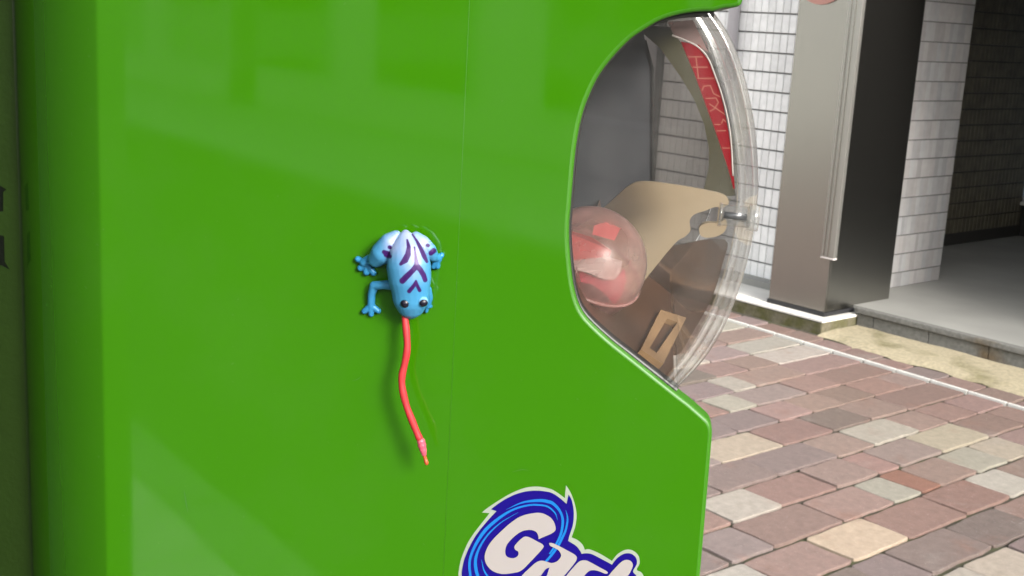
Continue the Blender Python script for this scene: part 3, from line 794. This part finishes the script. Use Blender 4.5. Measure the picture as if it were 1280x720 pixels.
for i in range(NR-1):
    for k in range(NC-1): q = i*NC+k; F_.append((q, q+1, q+NC+1, q+NC))
cm = paper_mat('printed_red_card', (206, 14, 42)); at_ = cm.node_tree.nodes.new('ShaderNodeAttribute'); at_.attribute_name = 'Col'
for n_ in cm.node_tree.nodes:
    if n_.type in ('BSDF_DIFFUSE', 'BSDF_TRANSLUCENT'): cm.node_tree.links.new(at_.outputs['Color'], n_.inputs['Color'])
sheet_ = mesh_obj('card_sheet', V, F_, cm, card, True); set_cols(sheet_, cc_)
V, F_ = [], []
for i, p in enumerate(cardL): V += [mpt(p[0]-.7, p[1], .0745), mpt(p[0]+.7, p[1], .0742)]
for i in range(len(cardL)-1): F_.append((2*i, 2*i+1, 2*i+3, 2*i+2))
mesh_obj('pale_border', V, F_, M['pinkline'], sheet_)
hd = pxpoly('card_header', [(834, 27), (866, 25), (886, 66), (874, 58), (858, 50), (842, 44)], .020, thin_clear('pinkish_clear', (.78, .66, .64), .08, 1.5, .3, (.8, .62, .6)), card, .001)
edge = catmull([(840, 44), (858, 51), (873, 59), (885, 73), (894, 95), (902, 118), (910, 150), (914, 180), (916, 220)], 4)
tube('header_edge', [mpt(p[0], p[1], .0125) for p in edge], .00035, M['white'], card, 8)

# capsule -------------------------------------------------------------------
cc = mpt(737, 329, .05); R_ = .0256
cap = tag(empty('toy_capsule', MROOT, MA), 'round clear capsule with red and pink papers behind clear cover', 'capsule')
def sph(name, c, r, mat, parent, th0=0, th1=math.pi, ax_=Vector((0, 0, 1)), nseg=40, nr=20, ph0=0, ph1=2*math.pi):
    q = ax_.to_track_quat('Z', 'Y'); V, F_ = [], []
    for i in range(nr+1):
        th = th0+(th1-th0)*i/nr
        for k in range(nseg+1):
            ph = ph0+(ph1-ph0)*k/nseg
            V.append(Vector(c)+q @ Vector((math.sin(th)*math.cos(ph), math.sin(th)*math.sin(ph), math.cos(th)))*r)
    for i in range(nr):
        for k in range(nseg): a = i*(nseg+1)+k; F_.append((a, a+1, a+nseg+2, a+nseg+1))
    return mesh_obj(name, V, F_, mat, parent, True)
ax_ = Vector((.42, -.35, .84)).normalized()
sph('upper_shell', cc, R_, M['cap_clear'], cap, 0, math.pi*.52, ax_); sph('lower_shell', cc, R_*.985, M['cap_clear'], cap, math.pi*.50, math.pi, ax_)
q = ax_.to_track_quat('Z', 'Y')
tube('seam_ring', [cc+q @ Vector((math.cos(a), math.sin(a), -.05))*R_*1.01 for a in [k*math.pi/24 for k in range(49)]], .0007, M['cap_clear'], cap, 8)
# folded papers inside, each a curved sheet
def paper(name, pts, d, mat, bulge=.004):
    o = pxpoly(name, pts, d, mat, cap, .0008)
    c_ = Vector((cc.x, 0, cc.z))
    for v in o.data.vertices:
        rr = math.hypot(v.co.x-cc.x, v.co.z-cc.z); v.co.y += bulge*(rr/.02)**2
    return o
paper('red_paper', [(690, 285), (738, 297), (764, 314), (758, 335), (722, 338), (690, 334)], .038, M['red2'])
paper('folded_paper', [(742, 284), (757, 279), (775, 288), (768, 302), (740, 294)], .036, M['pink'].copy() if False else M['red2'])
paper('white_paper', [(700, 324), (716, 326), (757, 322), (778, 328), (775, 342), (768, 350), (756, 350), (735, 341), (700, 334)], .033, M['white'])
paper('pink_paper', [(690, 334), (718, 336), (750, 350), (768, 351), (780, 338), (783, 352), (776, 372), (768, 384), (756, 368), (740, 356), (690, 345)], .0345, M['pink'])
sph('toy_inside', cc+Vector((-.001, .006, -.008)), .0145, M['inner'], cap, nseg=24, nr=12)

# logo sticker on the panel ---------------------------------------------------
def flat(name, pts, lift, mat, parent, corners=(), sub=5):
    P = catmull(pts, sub, corners, True); V = [Vector((*xz(p), 0)) for p in P]
    V = [Vector((v.x, -lift, v.y)) for v in V]
    bm = bmesh.new(); bv = [bm.verts.new(v) for v in V]
    for t in tessellate_polygon([V]):
        try: bm.faces.new([bv[i] for i in t])
        except ValueError: pass
    return bm_obj(name, bm, mat, parent)
def ribbon(name, pts, wds, lift, mat, parent):
    P = catmull([(*p, w_) for p, w_ in zip(pts, wds)], 6); V, F_ = [], []
    for i, p in enumerate(P):
        a = P[max(0, i-1)]; b = P[min(len(P)-1, i+1)]; tx, tz = b[0]-a[0], b[1]-a[1]; l = math.hypot(tx, tz) or 1
        for s in (1, -1):
            x, z = xz((p[0]-tz/l*p[2]/2*s, p[1]+tx/l*p[2]/2*s)); V.append((x, -lift, z))
    for i in range(len(P)-1): F_.append((2*i, 2*i+1, 2*i+3, 2*i+2))
    return mesh_obj(name, V, F_, mat, parent)
LW = [(573.5, 722), (574, 710), (577, 697), (584, 680), (592, 667), (602, 654), (612, 641.3), (602.3, 640.5), (612, 633), (625, 624.5), (640, 616), (655, 610), (668, 608), (680, 609), (690, 611.8), (698, 616.5),
      (706, 622.5), (707.5, 606.5), (713, 615), (718, 628), (720.7, 642), (719.5, 656), (714.5, 671.5), (722, 675), (728, 680.5), (731, 687), (737, 686.5), (750, 692), (765, 701), (772, 692.5), (782, 687), (791, 688), (798, 694.5), (799.5, 704),
      (796, 712), (803, 717), (808, 735), (796, 760), (760, 775), (700, 778), (640, 770), (600, 757), (580, 742)]
lg = flat('logo_sticker', LW, .00012, M['logo_edge'], mach, (6, 7, 16, 17, 22, 25, 28)); lg['label'] = 'blue and white swirl logo sticker with slanted letters'
LB = [(578, 722), (579, 705), (584, 690), (592, 674), (601, 661), (612, 648), (620.8, 638.7), (613.8, 636.3), (625, 628), (640, 619.5), (655, 614.5), (670, 613), (684, 614.3), (692, 617), (700, 622.5), (708.3, 629.7),
      (710.8, 617.8), (715, 626), (717.3, 640), (716.3, 655), (712, 669), (710.3, 675.8), (720, 682), (725, 688), (727, 692), (733, 691.3), (740, 692.5), (752, 698.5), (765, 705.5), (772, 697), (781, 691.7), (789, 692), (795, 697), (796, 705),
      (791.5, 714), (797, 722), (799, 738), (780, 758), (740, 768), (680, 770), (620, 760), (590, 744)]
flat('blue_ground', LB, .00026, M['logo_blue'], lg, (6, 7, 15, 16, 21, 24, 28))
ribbon('swirl_line', [(632.5, 636.7), (653, 627.8), (673, 625.2), (685, 626.5), (692, 629.5), (700, 638.5), (703.5, 650), (701.5, 666), (695, 680), (687, 692)], [.2, 2, 3.6, 4, 3.8, 3, 3, 3, 2.5, 2], .0004, M['logo_light'], lg)
ribbon('swirl_line', [(697, 650), (694, 641), (685, 633), (673, 630.7), (660, 631.2), (641.7, 636.5), (625, 646.5), (608, 661), (596, 678), (588.5, 695), (587, 708), (589, 724)], [.2, 1.5, 2, 2.2, 2.2, 2.5, 3.4, 4, 3.6, 3, 3, 3], .0004, M['logo_light'], lg)
ribbon('swirl_line', [(648, 640), (626.7, 652.5), (610, 668), (599, 685), (594.5, 700), (595.5, 713), (599, 724)], [.3, 1.2, 2, 2.6, 3.6, 4, 4], .0004, M['logo_light'], lg)
ribbon('swirl_line', [(707.3, 637), (709.5, 648), (707.5, 661), (703, 671.7), (697, 683), (689, 694), (680, 704)], [.3, 2, 2.6, 3, 3, 3, 2.5], .0004, M['logo_light'], lg)
ribbon('swirl_line', [(602, 699), (605, 712), (611, 722)], [.3, 1.6, 2.5], .0004, M['logo_light'], lg)
G_ = [(673.3, 673.3), (682, 669.5), (690, 666), (694.5, 661.5), (693.5, 654), (690, 648), (685, 644), (676.7, 640.6), (666.7, 640.8), (653, 644), (640, 651.7), (625, 665), (613, 678), (606.5, 691.7), (607.5, 703), (615, 712.3),
      (626.7, 716.7), (640, 715.8), (651.7, 712.5), (663, 701.7), (678, 685.5), (679, 680.5), (673, 676.7), (660, 670.3), (653, 671.7), (644, 681), (644, 686), (648, 689), (647.5, 694), (641.7, 697), (634, 695), (631.7, 689), (634, 680), (643, 670), (653, 663.3), (663, 661.7), (670, 664), (673, 669)]
flat('letter_g', G_, .0006, M['logo_white'], lg, (0,))
flat('letter_a', [(687, 678), (693, 679), (706, 685.5), (719, 693), (721, 698), (717, 705), (705, 719.5), (690, 737), (640, 737), (652, 719.5), (662, 709.5), (670, 702.5), (677, 700), (684, 701.5), (690, 703), (697, 700.5), (701.5, 694), (699, 688), (694, 684.5), (688, 681.5)], .0006, M['logo_white'], lg, (7, 8))
flat('letter_slit', [(687, 708.5), (682, 711), (676, 719.5), (668, 731), (676, 731), (683, 720)], .00075, M['logo_blue'], lg, (0,))
flat('letter_c', [(707.5, 719.7), (720, 705), (726, 700.3), (732.5, 699.7), (738, 702), (748, 707.5), (758, 713), (759.7, 715.5), (756.7, 716.5), (748, 713), (741, 712), (736, 713.5), (730, 719.7), (722, 732), (700, 732)], .0006, M['logo_white'], lg, (13, 14))
flat('letter_h', [(760, 719.7), (768, 710.5), (776.7, 701.7), (783, 699), (789, 701), (791, 706.7), (787, 716), (783, 722), (775, 735), (746, 735)], .0006, M['logo_white'], lg, (8, 9))

M['scratch'] = simple('dark_scuff', (24, 78, 8), .7)
ribbon('scuff', [(230, 612), (232, 625), (235, 641)], [.3, 1.5, .4], .00005, M['scratch'], near_panel)
ribbon('scuff', [(452, 470), (447, 474), (440, 476)], [.2, .7, .2], .00005, M['scratch'], near_panel)
ribbon('scuff', [(640, 590), (652, 587), (661, 588)], [.2, .8, .2], .00005, M['scratch'], near_panel)
# ================================================================== frog toy
frog = tag(empty('frog_toy', MROOT, MA), 'shiny blue toy frog with purple stripes clinging head down to green panel', 'toy')
PXM = .5/FPX*1.035
def ball(bm, px, py, h, r, flat_=1.0):
    c = mpt(px, py, -h*PXM)
    bmesh.ops.create_icosphere(bm, subdivisions=3, radius=1, matrix=Matrix.Translation(c) @ Matrix.Diagonal((r*PXM, r*PXM*flat_, r*PXM, 1)))
def chain(bm, pts, flat_=1.0, n=7):
    for a, b in zip(pts[:-1], pts[1:]):
        for k in range(n+1):
            t = k/n; ball(bm, *[a[i]+(b[i]-a[i])*t for i in range(4)], flat_)
bm = bmesh.new()
chain(bm, [(507, 292, 20, 5), (507.5, 299, 23, 10), (508, 309, 25, 16), (509.5, 321, 27, 23), (511, 334, 28, 27), (512, 347, 28, 26.2), (513, 360, 27, 23.5), (513.5, 371, 26, 22.3), (513.5, 379, 24, 18.5), (512.5, 386, 21, 13), (511, 391.5, 18, 7.5)], .72, 8)
chain(bm, [(495, 295, 21, 7), (487, 304, 21, 12.5), (478, 316, 19, 14), (470, 324, 15, 10)], .9)           # left thigh
chain(bm, [(472, 324, 14, 8), (462, 324, 8, 6), (455, 328, 6, 5.5)])                                       # shin
for tx, ty_ in ((447.5, 324), (450.5, 335), (458, 340.5), (467, 341)):
    chain(bm, [(457, 328, 6, 4), ((457+tx)/2, (328+ty_)/2, 5, 3.4), (tx, ty_, 4, 4.1)], 1, 5)
chain(bm, [(520, 296, 20, 6.5), (528, 304, 19, 9.5), (536, 313, 16, 9.5), (541, 320, 12, 7)], .9)          # right thigh
chain(bm, [(541, 320, 12, 6), (547, 322, 7, 5), (548, 324, 6, 4.5)])
for tx, ty_ in ((552, 319), (547, 333), (541.5, 333)):
    chain(bm, [(546.5, 324, 6, 4), (tx, ty_, 4, 3.5)], 1, 5)
chain(bm, [(494, 356, 17, 7), (479, 356, 14, 5.4), (467.5, 357, 10, 5.6), (464.5, 368, 7, 5.0), (464, 382, 5, 4.8)])  # left arm
for tx, ty_ in ((455.5, 389), (464, 392.5), (473, 388.5)):
    chain(bm, [(464, 382, 5, 4.4), (tx, ty_, 4, 3.7)], 1, 5)
chain(bm, [(528, 356, 17, 6), (535, 362, 12, 4.6), (537, 372, 8, 4.2), (535, 382, 5, 3.8)])
for tx, ty_ in ((538.5, 383), (533, 389)): chain(bm, [(535, 380, 5, 3.3), (tx, ty_, 4, 2.4)], 1, 4)
ball(bm, 506.5, 377, 35, 6.6); ball(bm, 528, 376, 34, 6.2)                                                # eye bulges
raw = bm_obj('frog_raw', bm)
m1 = raw.modifiers.new('r', 'REMESH'); m1.mode = 'VOXEL'; m1.voxel_size = .00028
m2 = raw.modifiers.new('s', 'SMOOTH'); m2.iterations = 5; m2.factor = .5
dg = bpy.context.evaluated_depsgraph_get(); me = bpy.data.meshes.new_from_object(raw.evaluated_get(dg))
bpy.data.objects.remove(raw)
me.name = 'body'; body = link(bpy.data.objects.new('body', me), frog)
for p in me.polygons: p.use_smooth = True
MARKS = [[(509, 300, .8), (511, 309, 2.2), (510, 318, 3.2), (506.5, 325, 3.6), (501, 330, 1.6)], [(515.5, 293, .6), (521, 301, 1.2), (526, 311, 2.2), (530, 320, 2.6), (533.5, 327, 1.4)],
         [(518, 309, .7), (519.5, 320, 1.4), (521, 332, 3.0)], [(521, 332, 3.2), (516, 338, 2.8), (509, 345, 3.2), (503, 351, 3.4)], [(521, 332, 3.2), (526, 338, 2.8), (529.5, 344, 2.8), (531.5, 350, 2.4)],
         [(520, 351, .8), (518, 356, 1.8), (515, 360, 2), (511.5, 364, 2.2)], [(520, 351, .8), (521.5, 357, 1.8), (524.5, 363, 1.8)], [(487, 309, 2), (487.5, 309.4, 1.8)], [(480, 315, 2.2), (484, 318, 4), (487, 320.5, 2.2)],
         [(534.4, 306.5, 1.8), (535.5, 307, 1.6)], [(538.5, 316.5, 2.6), (542, 313.5, 3)]]
def mark_d(x, y):
    best = 9
    for L in MARKS:
        for (ax1, ay1, r1), (bx1, by1, r2) in zip(L[:-1], L[1:]):
            dx, dy = bx1-ax1, by1-ay1; t = max(0, min(1, ((x-ax1)*dx+(y-ay1)*dy)/(dx*dx+dy*dy)))
            d = math.hypot(x-ax1-dx*t, y-ay1-dy*t)-(r1+(r2-r1)*t); best = min(best, d)
    return best
cols = []
BL, PALE_SHEEN, PUR, DEEP = Vector(lin((52, 116, 152))), Vector(lin((142, 146, 180))), Vector(lin((42, 5, 72))), Vector(lin((26, 104, 148)))
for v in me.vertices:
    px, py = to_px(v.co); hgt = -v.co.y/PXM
    dors = math.exp(-((px-(513+.12*(py-320)))/13)**2)*max(0, min(1, (362-py)/45))  # pale back: lavender paint plus sky highlight put into the colour
    thigh = math.exp(-((px-489)/9)**2-((py-305)/14)**2)*.75+math.exp(-((px-531)/8)**2-((py-304)/12)**2)*.75  # sky highlights on the thigh tops, painted into the colour
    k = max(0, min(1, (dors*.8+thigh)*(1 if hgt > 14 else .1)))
    c = BL.lerp(DEEP, max(0, min(1, (20-hgt)/20))).lerp(PALE_SHEEN, k)
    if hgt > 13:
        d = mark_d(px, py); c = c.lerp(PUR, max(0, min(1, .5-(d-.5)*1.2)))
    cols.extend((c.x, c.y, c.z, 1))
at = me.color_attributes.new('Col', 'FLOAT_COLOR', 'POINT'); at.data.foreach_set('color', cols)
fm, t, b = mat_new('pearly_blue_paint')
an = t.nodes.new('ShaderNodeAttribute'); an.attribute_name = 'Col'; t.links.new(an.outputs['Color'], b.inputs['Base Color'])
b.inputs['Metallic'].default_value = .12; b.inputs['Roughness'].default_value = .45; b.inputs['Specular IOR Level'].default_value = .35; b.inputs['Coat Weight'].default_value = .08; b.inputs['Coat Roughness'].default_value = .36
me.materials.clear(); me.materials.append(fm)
M['eye'] = simple('black_eye_paint', (8, 5, 24), .4); M['eyering'] = simple('pale_eye_paint', (104, 150, 186), .25)
for (px, py, h, r, dx) in ((507, 378, 36.6, 6.4, -.05), (529, 377, 35.6, 6.0, .36)):
    c = mpt(px, py, -h*PXM)
    er = sph('eye', c, r*PXM, M['eyering'], frog, nseg=24, nr=12)
    dirv = Vector((dx, -1, -.28)).normalized()
    sph('pupil', c+dirv*(.18*r*PXM), r*PXM*.95, M['eye'], er, 0, math.radians(62), dirv, 24, 10)
T = catmull([(508, 388, 18), (506.5, 398, 22), (508, 415, 26), (509, 435, 29), (506, 454, 30), (502.5, 470, 31), (503, 486, 32), (508, 507, 33), (516, 528, 34), (522.5, 544, 35), (525, 549, 35)], 6)
tg = tube('tongue', [mpt(x, y, -h*PXM) for x, y, h in T], [4.4*PXM+.00008*math.sin(i*.7) for i in range(len(T))], M['tongue'], frog, 16)
TP = [(525, 548, 3.6), (526, 551, 5.2), (527, 554, 5.0), (527.5, 557, 5.4), (528.2, 560, 4.6), (529, 563, 4.6), (529.7, 566, 3.6), (530.3, 569, 3.0)]
TP = catmull(TP, 3)
tip = tube('tongue_tip', [mpt(x, y, -35*PXM) for x, y, r in TP], [r*PXM for x, y, r in TP], M['tongue2'], tg, 16)
EP = catmull([(530, 568, 2.6), (531.5, 573, 2.2), (533, 578, 2.8), (533.5, 581, 1.6)], 3)
tube('tongue_end', [mpt(x, y, -35*PXM) for x, y, r in EP], [r*PXM for x, y, r in EP], M['tongue3'], tg, 12)
